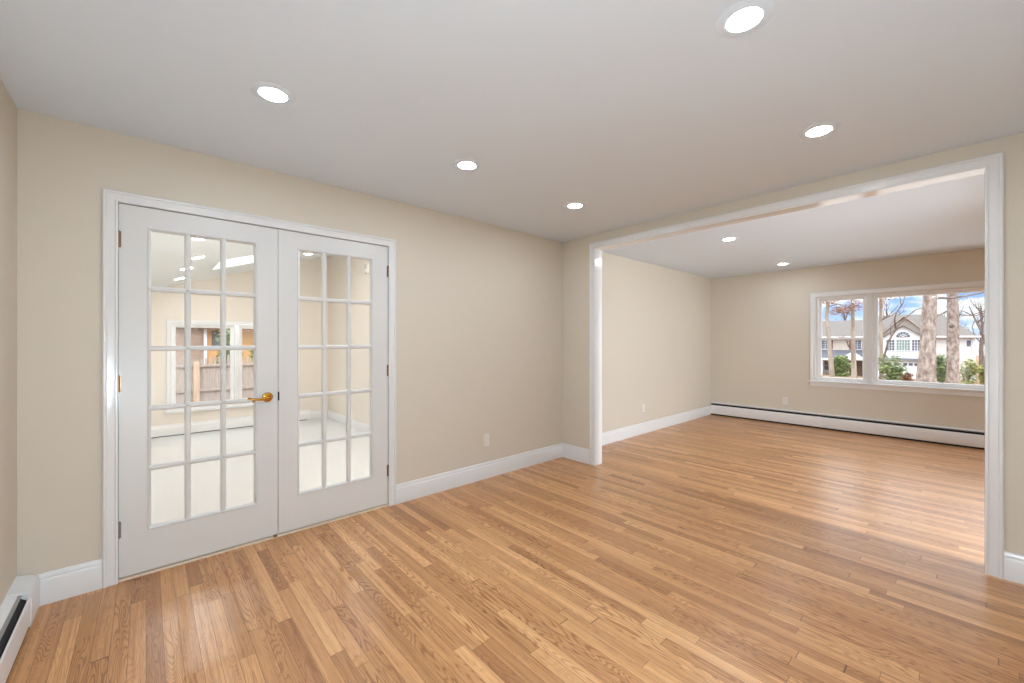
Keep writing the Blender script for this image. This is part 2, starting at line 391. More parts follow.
# ------------------------------------------------------------------ french doors
def french_door(name, x0, x1, gx0, gx1, hinge_side, label):
    y0, y1 = YA + .002, YA + .038
    z0, z1 = .022, DZ - .004
    gz0, gz1 = .255, 1.953
    e = thing(name, ((x0 + x1) / 2, y0, z0), label, 'door'); e['kind'] = 'structure'
    fr = MB()
    fr.sweep(gx0, gx1, gz0, gz1, [(0, 0.004), (.006, .0), (.006, -.036), (0, -.032)], lambda s, z, d: (s, y0 - d + .004 - .004, z))
    # stiles and rails as one frame round the glass
    for b in ((x0, gx0 - .004, z0, z1), (gx1 + .004, x1, z0, z1), (gx0 - .004, gx1 + .004, z0, gz0 - .004), (gx0 - .004, gx1 + .004, gz1 + .004, z1)):
        fr.box(b[0], b[1], y0, y1, b[2], b[3])
    bm = fr.bm; bmesh.ops.remove_doubles(bm, verts=bm.verts, dist=.00001)
    fo = fr.build('stile_and_rail_frame', DOORP, e)
    gb = MB(); hw = .0145
    def bar(p0, p1, vertical):
        prof = [(-hw, .012), (-hw * .8, .004), (-hw * .35, .001), (hw * .35, .001), (hw * .8, .004), (hw, .012), (hw, .026), (hw * .4, .035), (-hw * .4, .035), (-hw, .026)]
        if vertical: gb.prism([(p0[0] + a, y0 + d) for a, d in prof], 'z', p0[1], p1[1])
        else: gb.prism([(y0 + d, p0[1] + a) for a, d in prof], 'x', p0[0], p1[0])
    W3 = (gx1 - gx0) / 3; H5 = (gz1 - gz0) / 5
    for i in (1, 2): bar((gx0 + W3 * i, gz0), (gx0 + W3 * i, gz1), True)
    for j in range(1, 5): bar((gx0, gz0 + H5 * j), (gx1, gz0 + H5 * j), False)
    # sticking: sloped bead round the opening
    gb.sweep(gx0 + .012, gx1 - .012, gz0 + .012, gz1 - .012, [(0, -.014), (.008, -.003), (.014, -.001), (.014, -.034), (.003, -.030), (0, -.022)], lambda s, z, d: (s, y0 - d, z))
    gb.build('glazing_bars', DOORP, e)
    MB().box(gx0 + .005, gx1 - .005, y0 + .017, y0 + .0195, gz0 + .005, gz1 - .005).build('glass', GLASS, e)
    hx = x0 - .003 if hinge_side == 'l' else x1 + .003
    for z in (1.873, 1.083, .285):
        h = MB()
        for k in range(3): h.cyl((hx, y0 - .006, z - .045 + k * .03), (hx, y0 - .006, z - .0165 + k * .03), .0058, seg=14)
        h.lathe([(0, .005), (.004, .003), (.005, 0), (.0, 0)], (hx, y0 - .006, z + .045), seg=14)
        h.box(hx - .011, hx + .011, y0 - .003, y0 + .001, z - .044, z + .044)
        h.build('hinge', NICKEL if (hinge_side == 'l' and z < .5) else HINGE, e, smooth=40)
    return e
XM = .660
dL = french_door('door_1', DX0 + .004, XM - .002, .010, .534, 'l', 'white fifteen-pane french door leaf with the brass lever handle')
dR = french_door('door_2', XM + .002, DX1 - .004, .783, 1.309, 'r', 'white fifteen-pane french door leaf without a handle')
# lever handle on the left leaf
hx, hz, hy = .598, .946, YA + .002
hd = MB()
hd.lathe([(0, -.012), (.012, -.013), (.02, -.010), (.026, -.009), (.029, -.005), (.0315, -.003), (.0315, 0), (0, 0)], (hx, hy, hz), 'y', 36)
hd.build('door_handle', BRASS, dL, smooth=40)
ho = [o for o in dL.children if o.name.startswith('door_handle')][0]
lv = MB()
lv.tube([(hx, hy - .008, hz), (hx, hy - .030, hz), (hx, hy - .046, hz)], [.011, .009, .011], 16)
pts = []; rad = []
for i in range(15):
    s = i / 14; pts.append((hx - .118 * s, hy - .047 - .004 * math.sin(s * 3), hz - .001 - .007 * math.sin(s * math.pi) + .007 * s * s))
    rad.append(.0105 - .0045 * math.sin(s * math.pi * .5) + (.003 if i == 14 else 0))
lv.tube(pts, rad, 14)
lv.tube([(hx - .070, hy - .049, hz - .006), (hx - .086, hy - .050, hz - .011), (hx - .092, hy - .050, hz - .017), (hx - .084, hy - .050, hz - .019)], [.005, .0055, .005, .004], 10)
l2 = lv.build('lever', BRASS, ho, smooth=True); l2.matrix_parent_inverse = Matrix()
ho.matrix_parent_inverse = Matrix.Translation(-dL.location)
l2.matrix_parent_inverse = (Matrix.Translation(-dL.location) @ Matrix.Translation(dL.location)).inverted()
MB().box(XM - .0015, XM + .0075, YA - .0015, YA + .012, .918, .976, .001).build('latch_strike', BLACK, dR)
MB().box(XM - .028, XM - .006, YA - .006, YA + .004, .008, .024, .002).build('foot_bolt', HINGE, dL)

# ------------------------------------------------------------------ outlets
def outlet(s, z, axis, plane, label, horiz=False):
    o = thing('wall_outlet', (0, 0, 0), label, 'outlet', local=False)
    f = (lambda a0, a1, d0, d1, c0, c1: (a0, a1, plane - d1, plane - d0, c0, c1)) if axis == 'y' else (lambda a0, a1, d0, d1, c0, c1: (plane - d1, plane - d0, a0, a1, c0, c1))
    o.location = ((s, plane - .003, z) if axis == 'y' else (plane - .003, s, z))
    MB().box(*f(s - .0355, s + .0355, 0, .006, z - .057, z + .057), .002).build('cover_plate', PLATE, o)
    for k, dz in enumerate((-.0195, .0195)):
        r = MB().box(*f(s - .0165, s + .0165, .006, .0078, z + dz - .0145, z + dz + .0145), .0012).build('socket', PLATE, o)
        h = MB()
        h.box(*f(s - .0075, s - .0055, .0074, .0081, z + dz - .003, z + dz + .006))
        h.box(*f(s + .0055, s + .0075, .0074, .0081, z + dz - .003, z + dz + .006))
        q = h.build('slots', BLACK, r); q.matrix_parent_inverse = Matrix()
    return o
outlet(2.434, .366, 'y', YA, 'white duplex wall outlet between the french doors and the wide cased opening')
outlet(5.287, .363, 'y', YA, 'white duplex wall outlet on the side wall of the far room, above the baseboard')
outlet(1.929, .362, 'x', XF, 'white duplex wall outlet on the window wall just above the long heater')

# ------------------------------------------------------------------ downlights
def make_downlight(lens, r=.058):
    e = thing('downlight', (0, 0, H), '', 'ceiling light', local=True)
    t = MB().lathe([(r - .002, -.006), (r + .004, -.0065), (r + .026, -.004), (r + .033, -.001), (r + .033, .002), (r - .002, .002)], (0, 0, 0), seg=48).build('trim_ring', CEIL, e, smooth=40)
    l = MB().lathe([(0, -.0085), (r * .6, -.008), (r * .9, -.0065), (r - .001, -.0035), (r - .001, .001), (0, .001)], (0, 0, 0), seg=48).build('lens', lens, e, smooth=40)
    return e
pd = make_downlight(LENS)
spots = [(1.567, .522, 'recessed ceiling downlight that looks largest, topmost in the photo'),
         (.434, 2.125, 'recessed ceiling downlight above the left leaf of the french doors'),
         (1.537, 2.146, 'recessed ceiling downlight in front of the wall between doors and outlet, middle of the row along the door wall'),
         (2.666, 2.182, 'recessed ceiling downlight of the near room closest to the inner wall corner by the opening'),
         (2.696, .529, 'recessed ceiling downlight in front of the header of the wide opening'),
         (.434, .53, 'recessed ceiling downlight over the camera, seen only as a reflection in the door glass')]
spots[2] = (spots[2][0], spots[2][1], 'middle recessed downlight of the row of three along the door wall')
for i, (x, y, lb) in enumerate(spots):
    o = pd if i == 0 else copy_thing(pd, (x, y, H)); o.location = (x * .999, y * .999, H); o['label'] = lb; o['group'] = 'downlights of the near room'
pf = make_downlight(LENS_F)
for i, (x, y, lb) in enumerate([(4.807, 1.755, 'recessed downlight in the far room ceiling nearest the cased opening'),
                                (6.947, 1.792, 'small recessed downlight in the far room ceiling beside the window wall'),
                                (4.807, -1.3, 'recessed far room downlight hidden behind the right part of the dividing wall, by the opening'),
                                (6.947, -1.3, 'recessed far room downlight hidden behind the dividing wall, by the window wall')]):
    o = pf if i == 0 else copy_thing(pf, (x, y, H)); o.location = (x * .999, y * .999, H); o['label'] = lb; o['group'] = 'downlights of the far room'

# ------------------------------------------------------------------ baseboard heaters
def heater(mp_, s0, s1, label, cap0=.0, cap1=.0, split=(), kz=1.0, dz=0, shut=False):
    """profile (depth, z) mapped by mp(s, d, z)"""
    mp = lambda s_, d_, z_: mp_(s_, d_, z_ * kz + dz)
    o = thing('baseboard_heater', mp((s0 + s1) / 2, .03, 0), label, 'heater')
    def ext(prof, a, b, name, m):
        mb = MB(); A = [mb.bm.verts.new(mp(a, d, z)) for d, z in prof]; B = [mb.bm.verts.new(mp(b, d, z)) for d, z in prof]
        n = len(prof); mb.bm.faces.new(A); mb.bm.faces.new(B[::-1])
        for i in range(n): mb.bm.faces.new((A[i], B[i], B[(i + 1) % n], A[(i + 1) % n]))
        return mb.build(name, m, o, smooth=30)
    a, b = s0 + cap0, s1 - cap1
    ext([(0, .02), (.004, .02), (.004, .198), (.030, .203), (.036, .200), (.036, .204), (.030, .2075), (0, .212)], a, b, 'back_panel', HEATW)
    ext([(.031, .199), (.066, .166), (.068, .168), (.032, .2025)] if shut else [(.031, .199), (.047, .190), (.048, .193), (.032, .2025)], a, b, 'damper_flap', HEATW if shut else HEATG)
    ext([(.0645, .166), (.068, .16), (.069, .15), (.069, .034), (.0655, .025), (.0665, .023), (.072, .032), (.072, .151), (.071, .161), (.066, .169)], a, b, 'front_cover', HEATW)
    ext([(.005, .002), (.060, .002), (.060, .026), (.060, .036), (.060, .160), (.03, .19), (.005, .19)], a, b, 'element_and_shade', BLACK)  # black core carried down low; its colour stands in for shade underneath
    capp = [(0, .006), (.074, .006), (.0755, .02), (.0755, .155), (.073, .176), (.064, .194), (.05, .204), (.03, .211), (0, .216)]
    for (p, q) in ([(s0, a)] if cap0 else []) + ([(b, s1)] if cap1 else []):
        ext(capp, p, q, 'end_cap', HEATW)
    for s in split:
        ext([(.0655, .171), (.0722, .163), (.0732, .15), (.0732, .046), (.0722, .046), (.0722, .15), (.0712, .161), (.065, .169)], s, s + .05, 'joint_cover', HEATW)
    return o
heater(lambda s, d, z: (XL + d, s, z), YF + .02, YA - .016, 'white baseboard heater cut by the picture edge, left of the doors', .06, .2, kz=.82)
heater(lambda s, d, z: (XF - d, s, z), YR + .02, YA - .016, 'long white baseboard heater along the wall under the big window', .05, .006, (1.45,), kz=1.06)

# ------------------------------------------------------------------ windows
def sash_window(name, mp, s0, s1, z0, z1, depth, double, label):
    """unit in a wall opening; depth d goes outward from the inner wall face"""
    e = thing(name, mp((s0 + s1) / 2, z0, -.05), label, 'window'); e['kind'] = 'structure'
    MB().sweep(s0 + .03, s1 - .03, z0 + .03, z1 - .03, [(0, -.02), (.03, -.02), (.03, -depth), (0, -depth)], mp).build('window_frame', VINYL, e)
    def sash(a, b, c, d, dd, nm):
        f = MB().sweep(a + .028, b - .028, c + .028, d - .028, [(0, -dd - .012), (.007, -dd), (.028, -dd), (.028, -dd - .03), (0, -dd - .03)], mp).build(nm, VINYL, e)
        g = MB(); p = [mp(a + .022, c + .022, -dd - .016), mp(b - .022, d - .022, -dd - .020)]
        lo = [min(p[0][i], p[1][i]) for i in range(3)]; hi = [max(p[0][i], p[1][i]) for i in range(3)]
        q = g.box(lo[0], hi[0], lo[1], hi[1], lo[2], hi[2]).build('glass', GLASS, f); q.matrix_parent_inverse = Matrix()
    if double:
        zm = (z0 + z1) / 2
        sash(s0 + .03, s1 - .03, zm - .02, z1 - .03, .065, 'upper_sash'); sash(s0 + .03, s1 - .03, z0 + .03, zm + .02, .032, 'lower_sash')
        p = [mp((s0 + s1) / 2 - .03, zm + .02, -.03), mp((s0 + s1) / 2 + .03, zm + .032, -.055)]
        lo = [min(p[0][i], p[1][i]) for i in range(3)]; hi = [max(p[0][i], p[1][i]) for i in range(3)]
        MB().box(lo[0], hi[0], lo[1], hi[1], lo[2], hi[2], .004).build('sash_lock', VINYL, e)
    else: sash(s0 + .03, s1 - .03, z0 + .03, z1 - .03, .045, 'sash')
    return e
mF = wx(XF)
sash_window('window_1', mF, .935, 1.53, .72, 1.985, .13, True, 'narrow double-hung window left of the picture window in the far wall')
sash_window('window_2', mF, -.62, .885, .72, 1.985, .13, False, 'wide fixed picture window in the far wall')
sash_window('window_3', mF, -1.36, -.67, .72, 1.985, .13, True, 'double-hung window on the hidden side of the picture window')
WC = [(0, 0), (0, .012), (.006, .015), (.012, .012), (.05, .014), (.058, .019), (.07, .019), (.075, .015), (.075, 0)]
struct(MB().sweep(-1.36, 1.53, .72, 1.985, WC, mF, closed=False).build('trim_7', TRIM, smooth=35))
mu = MB()
for a, b in ((.885, .935), (-.67, -.62)):
    mu.box(XF - .014, XF + .13, a, b, .72, 1.985, .002)
struct(mu.build('trim_8', TRIM))
struct(MB().box(XF - .045, XF + .02, -1.46, 1.63, .70, .722, .005).build('trim_9', TRIM))
struct(MB().box(XF - .014, XF, -1.435, 1.605, .635, .70, .003).build('trim_10', TRIM))
def mRfn(s, z, d): return (s, YR + d, z)
sash_window('window_4', mRfn, 4.5, 6.7, .7, 2.05, .11, False, 'added window of the far room, unseen behind the dividing wall')  # added to light the side wall of the far room
struct(MB().sweep(4.5, 6.7, .7, 2.05, WC, mRfn).build('trim_11', TRIM, smooth=35))

# ------------------------------------------------------------------ sunroom beyond the doors
SX0, SX1, SY0, SY1, SF = -.55, 3.0, YA + .12, 9.465, -.36
cz = lambda x: 2.40 + .337 * (x - .61)
struct(MB().box(SX0 - .1, SX1 + .1, SY0, SY1 + .12, SF - .1, SF).build('floor_sunroom', CARPET))
st = MB().box(DX0 - .1, DX1 + .1, SY0, SY0 + .3, SF, -.005, .004).box(DX0 - .1, DX1 + .1, SY0 + .3, SY0 + .58, SF, -.18, .004)
struct(st.build('step_sunroom', CARPET))
wall('wall_sunroom_far', SWALL, 'y', SY1, SY1 + .12, SX0 - .1, SX1 + .1, SF, 3.7, [(.34, 2.06, .11, 1.625)])
wall('wall_sunroom_right', SWALL, 'x', SX1, SX1 + .12, SY0, SY1, SF, 3.7)
wall('wall_sunroom_left', SWALL, 'x', SX0 - .1, SX0, SY0, SY1, SF, 3.7)
def sloped(x0, x1, y0, y1, th=.16):
    mb = MB(); mb.prism([(x0, cz(x0)), (x1, cz(x1)), (x1, cz(x1) + th), (x0, cz(x0) + th)], 'y', y0, y1); return mb
KX0, KX1, KY0, KY1 = .785, 1.9, 7.03, 8.08
cb = MB()
for a in ((SX0 - .1, KX0, SY0, SY1 + .12), (KX1, SX1 + .12, SY0, SY1 + .12), (KX0, KX1, SY0, KY0), (KX0, KX1, KY1, SY1 + .12)):
    cb.prism([(a[0], cz(a[0])), (a[1], cz(a[1])), (a[1], cz(a[1]) + .22), (a[0], cz(a[0]) + .22)], 'y', a[2], a[3])
struct(cb.build('ceiling_sunroom', CEILS))
sk = thing('window_8', ((KX0 + KX1) / 2, (KY0 + KY1) / 2, cz(1.3) + .2), 'square skylight in the sloping sunroom ceiling', 'skylight'); sk['kind'] = 'structure'
kf = MB()
def slab(x0, x1, y0, y1, h0, h1):
    kf.prism([(x0, cz(x0) + h0), (x1, cz(x1) + h0), (x1, cz(x1) + h1), (x0, cz(x0) + h1)], 'y', y0, y1)
for a in ((KX0, KX0 + .04, KY0, KY1), (KX1 - .04, KX1, KY0, KY1), (KX0, KX1, KY0, KY0 + .04), (KX0, KX1, KY1 - .04, KY1)): slab(*a, .15, .25)
kf.build('skylight_frame', VINYL, sk)
kg = MB().quad((KX0, KY0, cz(KX0) + .235), (KX1, KY0, cz(KX1) + .235), (KX1, KY1, cz(KX1) + .235), (KX0, KY1, cz(KX0) + .235))
# opal skylight panel: diffuses the sunlight like frosted acrylic
def opal():
    m = bpy.data.materials.new('opal_acrylic'); m.use_nodes = True; t = m.node_tree; t.nodes.clear()
    o = N(t, 'ShaderNodeOutputMaterial'); a = N(t, 'ShaderNodeBsdfTranslucent'); a.inputs[0].default_value = (.95, .95, .95, 1)
    t.links.new(a.outputs[0], o.inputs[0]); return m
kg.build('skylight_panel', opal(), sk)

mS = lambda s, z, d: (s, SY1 - d, z)
sash_window('window_5', mS, .34, 1.27, .11, 1.625, .11, False, 'tall window of the sunroom showing the fence, seen through the left door leaf')
sash_window('window_6', mS, 1.35, 2.06, .11, 1.625, .11, False, 'second sunroom window beside the first, seen next to the lever handle')
struct(MB().sweep(.34, 2.06, .11, 1.625, WC, mS).build('trim_12', TRIM, smooth=35))
struct(MB().box(1.27, 1.35, SY1 - .014, SY1 + .11, .11, 1.625, .002).build('trim_13', TRIM))
struct(MB().box(.24, 2.16, SY1 - .05, SY1, .035, .08, .004).build('trim_14', TRIM))
prof = [(SX1 - d, z + SF) for d, z in BP]
mbb = MB(); mbb.prism(prof, 'y', SY0, SY1); struct(mbb.build('baseboard_sunroom_right', TRIM, smooth=30))
prof = [(SY1 - d, z + SF) for d, z in BP]
heater(lambda s, d, z: (s, SY1 - d, z + SF - .01), SX0 + .01, 2.62, 'white baseboard heater under the sunroom windows, seen through the door glass', .05, .05, shut=True)
mbb = MB(); mbb.prism([(p, z) for p, z in prof], 'x', 2.63, SX1 - .02); struct(mbb.build('baseboard_sunroom_far', TRIM, smooth=30))
ps = make_downlight(LENS_S, .07)
SL = [(.48, 6.35, 'sunroom ceiling downlight nearest the french doors'), (.42, 7.28, 'middle downlight of the row on the low side of the sunroom ceiling'),
      (.40, 8.45, 'sunroom ceiling downlight closest to its far wall'), (2.5, 4.6, 'added sunroom downlight high on the slope near the french doors, out of view'), (2.5, 6.4, 'added sunroom downlight high on the slope, out of view')]  # the two on the high slope are added to brighten the sunroom
for i, (x, y, lb) in enumerate(SL):
    o = ps if i == 0 else copy_thing(ps, (x, y, 0)); o.location = (x, y, cz(x)); o.rotation_euler = (0, -math.atan(.337), 0); o['label'] = lb; o['group'] = 'downlights of the sunroom'
ms = thing('motion_sensor', (SX1 - .015, 7.28, 2.64), 'small grey motion sensor high on the right wall of the sunroom', 'sensor')
MB().box(SX1 - .035, SX1, 7.22, 7.34, 2.55, 2.72, .008).build('sensor_body', mat('grey_plastic', srgb(196, 190, 182), .5), ms)
MB().box(SX1 - .042, SX1 - .034, 7.25, 7.31, 2.58, 2.63, .003).build('sensor_lens', mat('white_plastic', srgb(225, 225, 222), .3), ms)

# ------------------------------------------------------------------ outdoors: ground
def gz(x, y):
    if x > 8.4:
        if x < 13: z = -.6 + .5 * (x - 8.4) / 4.6
        elif x < 23: z = -.1 - .015 * (x - 13)
        elif x < 58: z = -.25 - 2.95 * (x - 23) / 35
        else: z = -3.2
    else: z = -.6
    return z
g = MB(); xs = [-25, -10, 0, 8.4, 9, 10, 11.5, 13, 15, 17, 19, 21, 23, 28, 34, 40, 46, 52, 58, 80, 120, 200]; ys = [-90, -50, -30, -15, -8, -4, -2, 0, 2, 4, 8, 12, 16, 22, 30, 45, 90]
gv = {(i, j): g.bm.verts.new((x, y, gz(x, y))) for i, x in enumerate(xs) for j, y in enumerate(ys)}
for i in range(len(xs) - 1):
    for j in range(len(ys) - 1): g.bm.faces.new((gv[i, j], gv[i + 1, j], gv[i + 1, j + 1], gv[i, j + 1]))
struct(g.build('ground', GRASS))

# added pale concrete slab, unseen below the sill, to brighten the header reflection
dv = MB(); dx = [8.9, 10, 11.5, 13, 14.6]
for a, b in zip(dx, dx[1:]):
    dv.prism([(a, gz(a, 0) - .1), (b, gz(b, 0) - .1), (b, gz(b, 0) + .03), (a, gz(a, 0) + .03)], 'y', -14, 9)
struct(dv.build('added_bounce_slab', mat('pale_concrete', srgb(214, 212, 208), .85, noise=(2, srgb(204, 202, 198), (1, 1, 1)))))

# ------------------------------------------------------------------ trees and shrubs
def leaf_cloud(mb, rnd, c, rx, ry, rz, n, size):
    for _ in range(n):
        while True:
            p = Vector((rnd.uniform(-1, 1), rnd.uniform(-1, 1), rnd.uniform(-1, 1)))
            if .25 < p.length < 1: break
        p = Vector((c[0] + p.x * rx, c[1] + p.y * ry, c[2] + p.z * rz))
        q = Matrix.Rotation(rnd.uniform(0, 6.3), 3, 'Z') @ Matrix.Rotation(rnd.uniform(-1.0, 1.0), 3, 'X') @ Matrix.Rotation(rnd.uniform(-.8, .8), 3, 'Y')
        a = size * rnd.uniform(.7, 1.3); b = a * .38
        vs_ = [q @ Vector(v) + p for v in ((-a, 0, 0), (-a * .2, -b, .12 * a), (a, 0, 0), (-a * .2, b, .12 * a))]
        mb.quad(*vs_)
def branch(mb, rnd, p, d, ln, r, depth, spread=.6):
    pts = [Vector(p)]; rad = [r]; n = 4; dd = Vector(d).normalized()
    for i in range(n):
        dd = (dd + Vector((rnd.uniform(-.18, .18), rnd.uniform(-.18, .18), rnd.uniform(-.05, .15)))).normalized()
        pts.append(pts[-1] + dd * ln / n); rad.append(r * (1 - .75 * (i + 1) / n))
    mb.tube(pts, rad, 6)
    if depth > 0:
        for k in range(3 + depth):
            i = rnd.randint(1, n - 1); ax = Vector((rnd.uniform(-1, 1), rnd.uniform(-1, 1), rnd.uniform(-.1, 1))).normalized()
            branch(mb, rnd, pts[i], dd * .6 + ax * spread, ln * rnd.uniform(.4, .65), rad[i] * .6, depth - 1, spread)
def tree(name, label, path, radii, bark, branches=(), leaves=(), knots=(), group=None, seed=1, wild=()):
    rnd = random.Random(seed)
    base = Vector(path[0]); e = thing(name, base, label, 'tree', group)
    pts = [Vector(p) for p in path]; P = []; Rr = []
    for i in range(len(pts) - 1):
        for k in range(8):
            s = k / 8; P.append(pts[i].lerp(pts[i + 1], s)); Rr.append(radii[i] + (radii[i + 1] - radii[i]) * s)
    P.append(pts[-1]); Rr.append(radii[-1])
    t = MB().tube(P, Rr, 20, .035, rnd)
    tr = t.build('trunk', bark, e, smooth=True)
    for kp, kr in knots:
        kk = MB(); m = bmesh.new(); bmesh.ops.create_uvsphere(m, u_segments=14, v_segments=10, radius=kr)
        for v in m.verts: v.co *= 1 + rnd.uniform(-.12, .12); v.co.z *= .8
        kk.add(m, Matrix.Translation(kp)); q = kk.build('knot', BARKD, tr, smooth=True); q.matrix_parent_inverse = Matrix()
        q.matrix_parent_inverse = Matrix()
    for bp_, br_ in branches:
        b = MB(); b.tube(bp_, br_, 8, .06, rnd); b.build('branch', BARKD, e, smooth=True)
    for (p, d, ln, r, dep) in wild:
        b = MB(); branch(b, rnd, p, d, ln, r, dep); b.build('branch', BARKD, e, smooth=True)
    if leaves:
        lm = MB()
        for c, rx, ry, rz, n, size in leaves: leaf_cloud(lm, rnd, c, rx, ry, rz, n, size)
        lo_ = lm.build('foliage', LEAFB, e)
    return e
G = lambda x, y: gz(x, y) - .05
tree('tree', 'thick brown tree trunk in the middle of the picture window, nearest the glass', [(16, .70, G(16, 0)), (16, .735, .35), (16, .705, 1.2), (16, .665, 2.5), (16, .62, 6)], [.25, .195, .165, .14, .11], BARK,
     branches=[([(16, .62, 2.52), (16, .3, 2.47), (16, .05, 2.5), (16, -.25, 2.56), (16.1, -.7, 2.75)], [.035, .028, .024, .018, .01]),
               ([(16, .66, 4.2), (15.8, 1.6, 5.0), (15.6, 2.6, 5.6)], [.05, .035, .015])], seed=3, wild=[((16, .62, 5), (.1, .5, 1), 2.2, .05, 2)])
tree('tree', 'second thick tree trunk with a dark round knot, right of the nearest trunk', [(20, .285, G(20, 0)), (20, .29, .3), (20, .29, 1.6), (20, .30, 2.9), (20, .33, 7)], [.19, .15, .145, .13, .10], BARK,
     knots=[((19.88, .31, 1.83), .075)], seed=5,
     branches=[([(20, .4, 2.35), (19.9, .75, 2.1), (19.8, 1.0, 2.02)], [.022, .016, .008]), ([(20, .2, 2.2), (20, -.2, 2.15), (20, -.9, 2.4)], [.02, .014, .006])], wild=[((20, .33, 6), (0, -.5, 1), 2.2, .05, 2)])
tree('tree', 'slim pale trunk close to the left edge of the double-hung window', [(18, 3.14, G(18, 3)), (18, 3.16, .2), (18, 3.24, 1.3), (18, 3.31, 2.2), (18.1, 3.28, 2.9), (18.2, 3.4, 5.5)], [.095, .075, .065, .055, .05, .03], BARKL, seed=7,
     branches=[([(18.05, 3.29, 2.55), (18, 3.0, 2.62), (18, 2.75, 2.55)], [.02, .015, .008])],
     leaves=[((18, 3.2, 2.75), .5, .35, .14, 110, .05), ((18, 2.85, 2.42), .4, .25, .14, 90, .045)], wild=[((18.2, 3.35, 4.4), (0, .4, 1), 1.5, .03, 2)])
tree('tree', 'slim trunk with brown leaves close to the right edge of the double-hung window', [(22, 3.11, G(22, 3)), (22, 3.13, .1), (22, 3.16, 1.6), (22, 3.17, 3.0), (22.1, 3.1, 6)], [.11, .09, .07, .065, .04], BARKL, seed=9,
     branches=[([(22, 3.15, 1.2), (22, 3.3, 1.1), (22, 3.35, 1.3), (22, 3.5, 1.6)], [.045, .04, .03, .01]), ([(22, 3.17, 2.4), (22, 3.5, 2.6), (22, 3.9, 2.8)], [.02, .015, .008])],
     leaves=[((22, 3.35, 2.68), .5, .55, .16, 190, .055), ((22, 3.1, 2.9), .4, .3, .2, 120, .05), ((22, 3.75, 2.55), .4, .3, .1, 70, .05)], wild=[((22.1, 3.1, 5), (0, .4, 1), 1.7, .03, 2)])
tree('tree', 'thin leaning trunk at the left edge of the picture window', [(20, 2.05, G(20, 2)), (20, 2.06, .6), (20, 2.08, 1.8), (20, 2.08, 3.2), (20, 2.0, 5)], [.07, .055, .05, .045, .03], BARKL, seed=11,
     branches=[([(20, 2.08, 2.1), (19.9, 1.85, 2.25), (19.8, 1.6, 2.6)], [.02, .014, .008])],
     leaves=[((20, 2.05, 2.75), .3, .12, .25, 40, .045)], wild=[((20, 2.02, 4.2), (0, -.5, 1), 1.4, .03, 2)])
tree('sapling', 'dark bare curved sapling arching across the picture window', [(19, 2.0, G(19, 2)), (19, 1.98, .35), (19, 1.86, .95), (19, 1.79, 1.3), (19, 1.55, 1.83), (19, 1.35, 2.12), (19, 1.12, 2.36), (19, .9, 2.44)], [.045, .034, .03, .028, .024, .02, .016, .01], BARKD, seed=13,
     branches=[([(19, 1.6, 1.75), (19, 1.63, 2.05), (19, 1.58, 2.3), (19, 1.42, 2.6), (19, 1.35, 2.95)], [.022, .02, .02, .016, .01]),
               ([(19, 1.58, 2.3), (19, 1.72, 2.2), (19, 1.95, 2.05), (19, 2.2, 1.8)], [.014, .012, .01, .005]),
               ([(19, 1.46, 2.5), (19.1, 1.5, 2.8), (19.1, 1.55, 3.1)], [.012, .01, .006]),
               ([(19, 1.88, 2.1), (19, 1.92, 2.35), (19, 1.8, 2.6)], [.01, .008, .004]),
               ([(19, 1.72, 1.5), (19, 1.73, 1.8), (19, 1.7, 2.0)], [.012, .01, .006])],
     leaves=[((19, 1.75, 2.85), .3, .3, .15, 26, .05)])
tree('bare_tree', 'dark leafless tree beside the right edge of the picture window', [(24, -.62, G(24, 0)), (24, -.55, .9), (24, -.42, 1.6), (24, -.2, 2.3), (24, -.08, 2.7)], [.04, .035, .03, .025, .012], BARKD, seed=15,
     branches=[([(24, -.2, 2.3), (24, .05, 2.5), (24, .15, 2.55)], [.02, .015, .01]), ([(24, -.25, 2.2), (24, -.16, 1.9), (24, -.22, 1.5)], [.018, .014, .006]),
               ([(24, -.3, 2.05), (24, -.5, 2.35), (24, -.65, 2.8), (24, -.7, 3.4)], [.025, .02, .018, .01]), ([(24, -.15, 2.35), (24, -.5, 2.5), (24, -.9, 2.7)], [.018, .014, .008])])
# bare trees beyond the neighbouring house
for k, (x, y, hh, lb) in enumerate([(92, -1.6, 9, 'tall leafless tree right of the cream house, far across the street'), (98, 1.2, 10, 'leafless tree behind the right end of the cream house'),
                                     (95, 9, 9.5, 'leafless tree behind the roof of the cream house'), (100, 15.5, 10, 'leafless tree behind the left wing roof of the cream house')]):
    rnd = random.Random(40 + k)
    tree('bare_tree', lb, [(x, y, G(x, y)), (x, y + .1, 0), (x, y, hh * .4), (x, y + .2, hh * .7)], [.3, .24, .16, .08], BARKD, seed=50 + k, group='bare trees beyond the cream house',
         wild=[((x, y, hh * .1 * i), (rnd.uniform(-1, 1), rnd.uniform(-1, 1), 1.1), hh * .35, .08, 2) for i in (1, 2, 3, 4, 5, 6)])

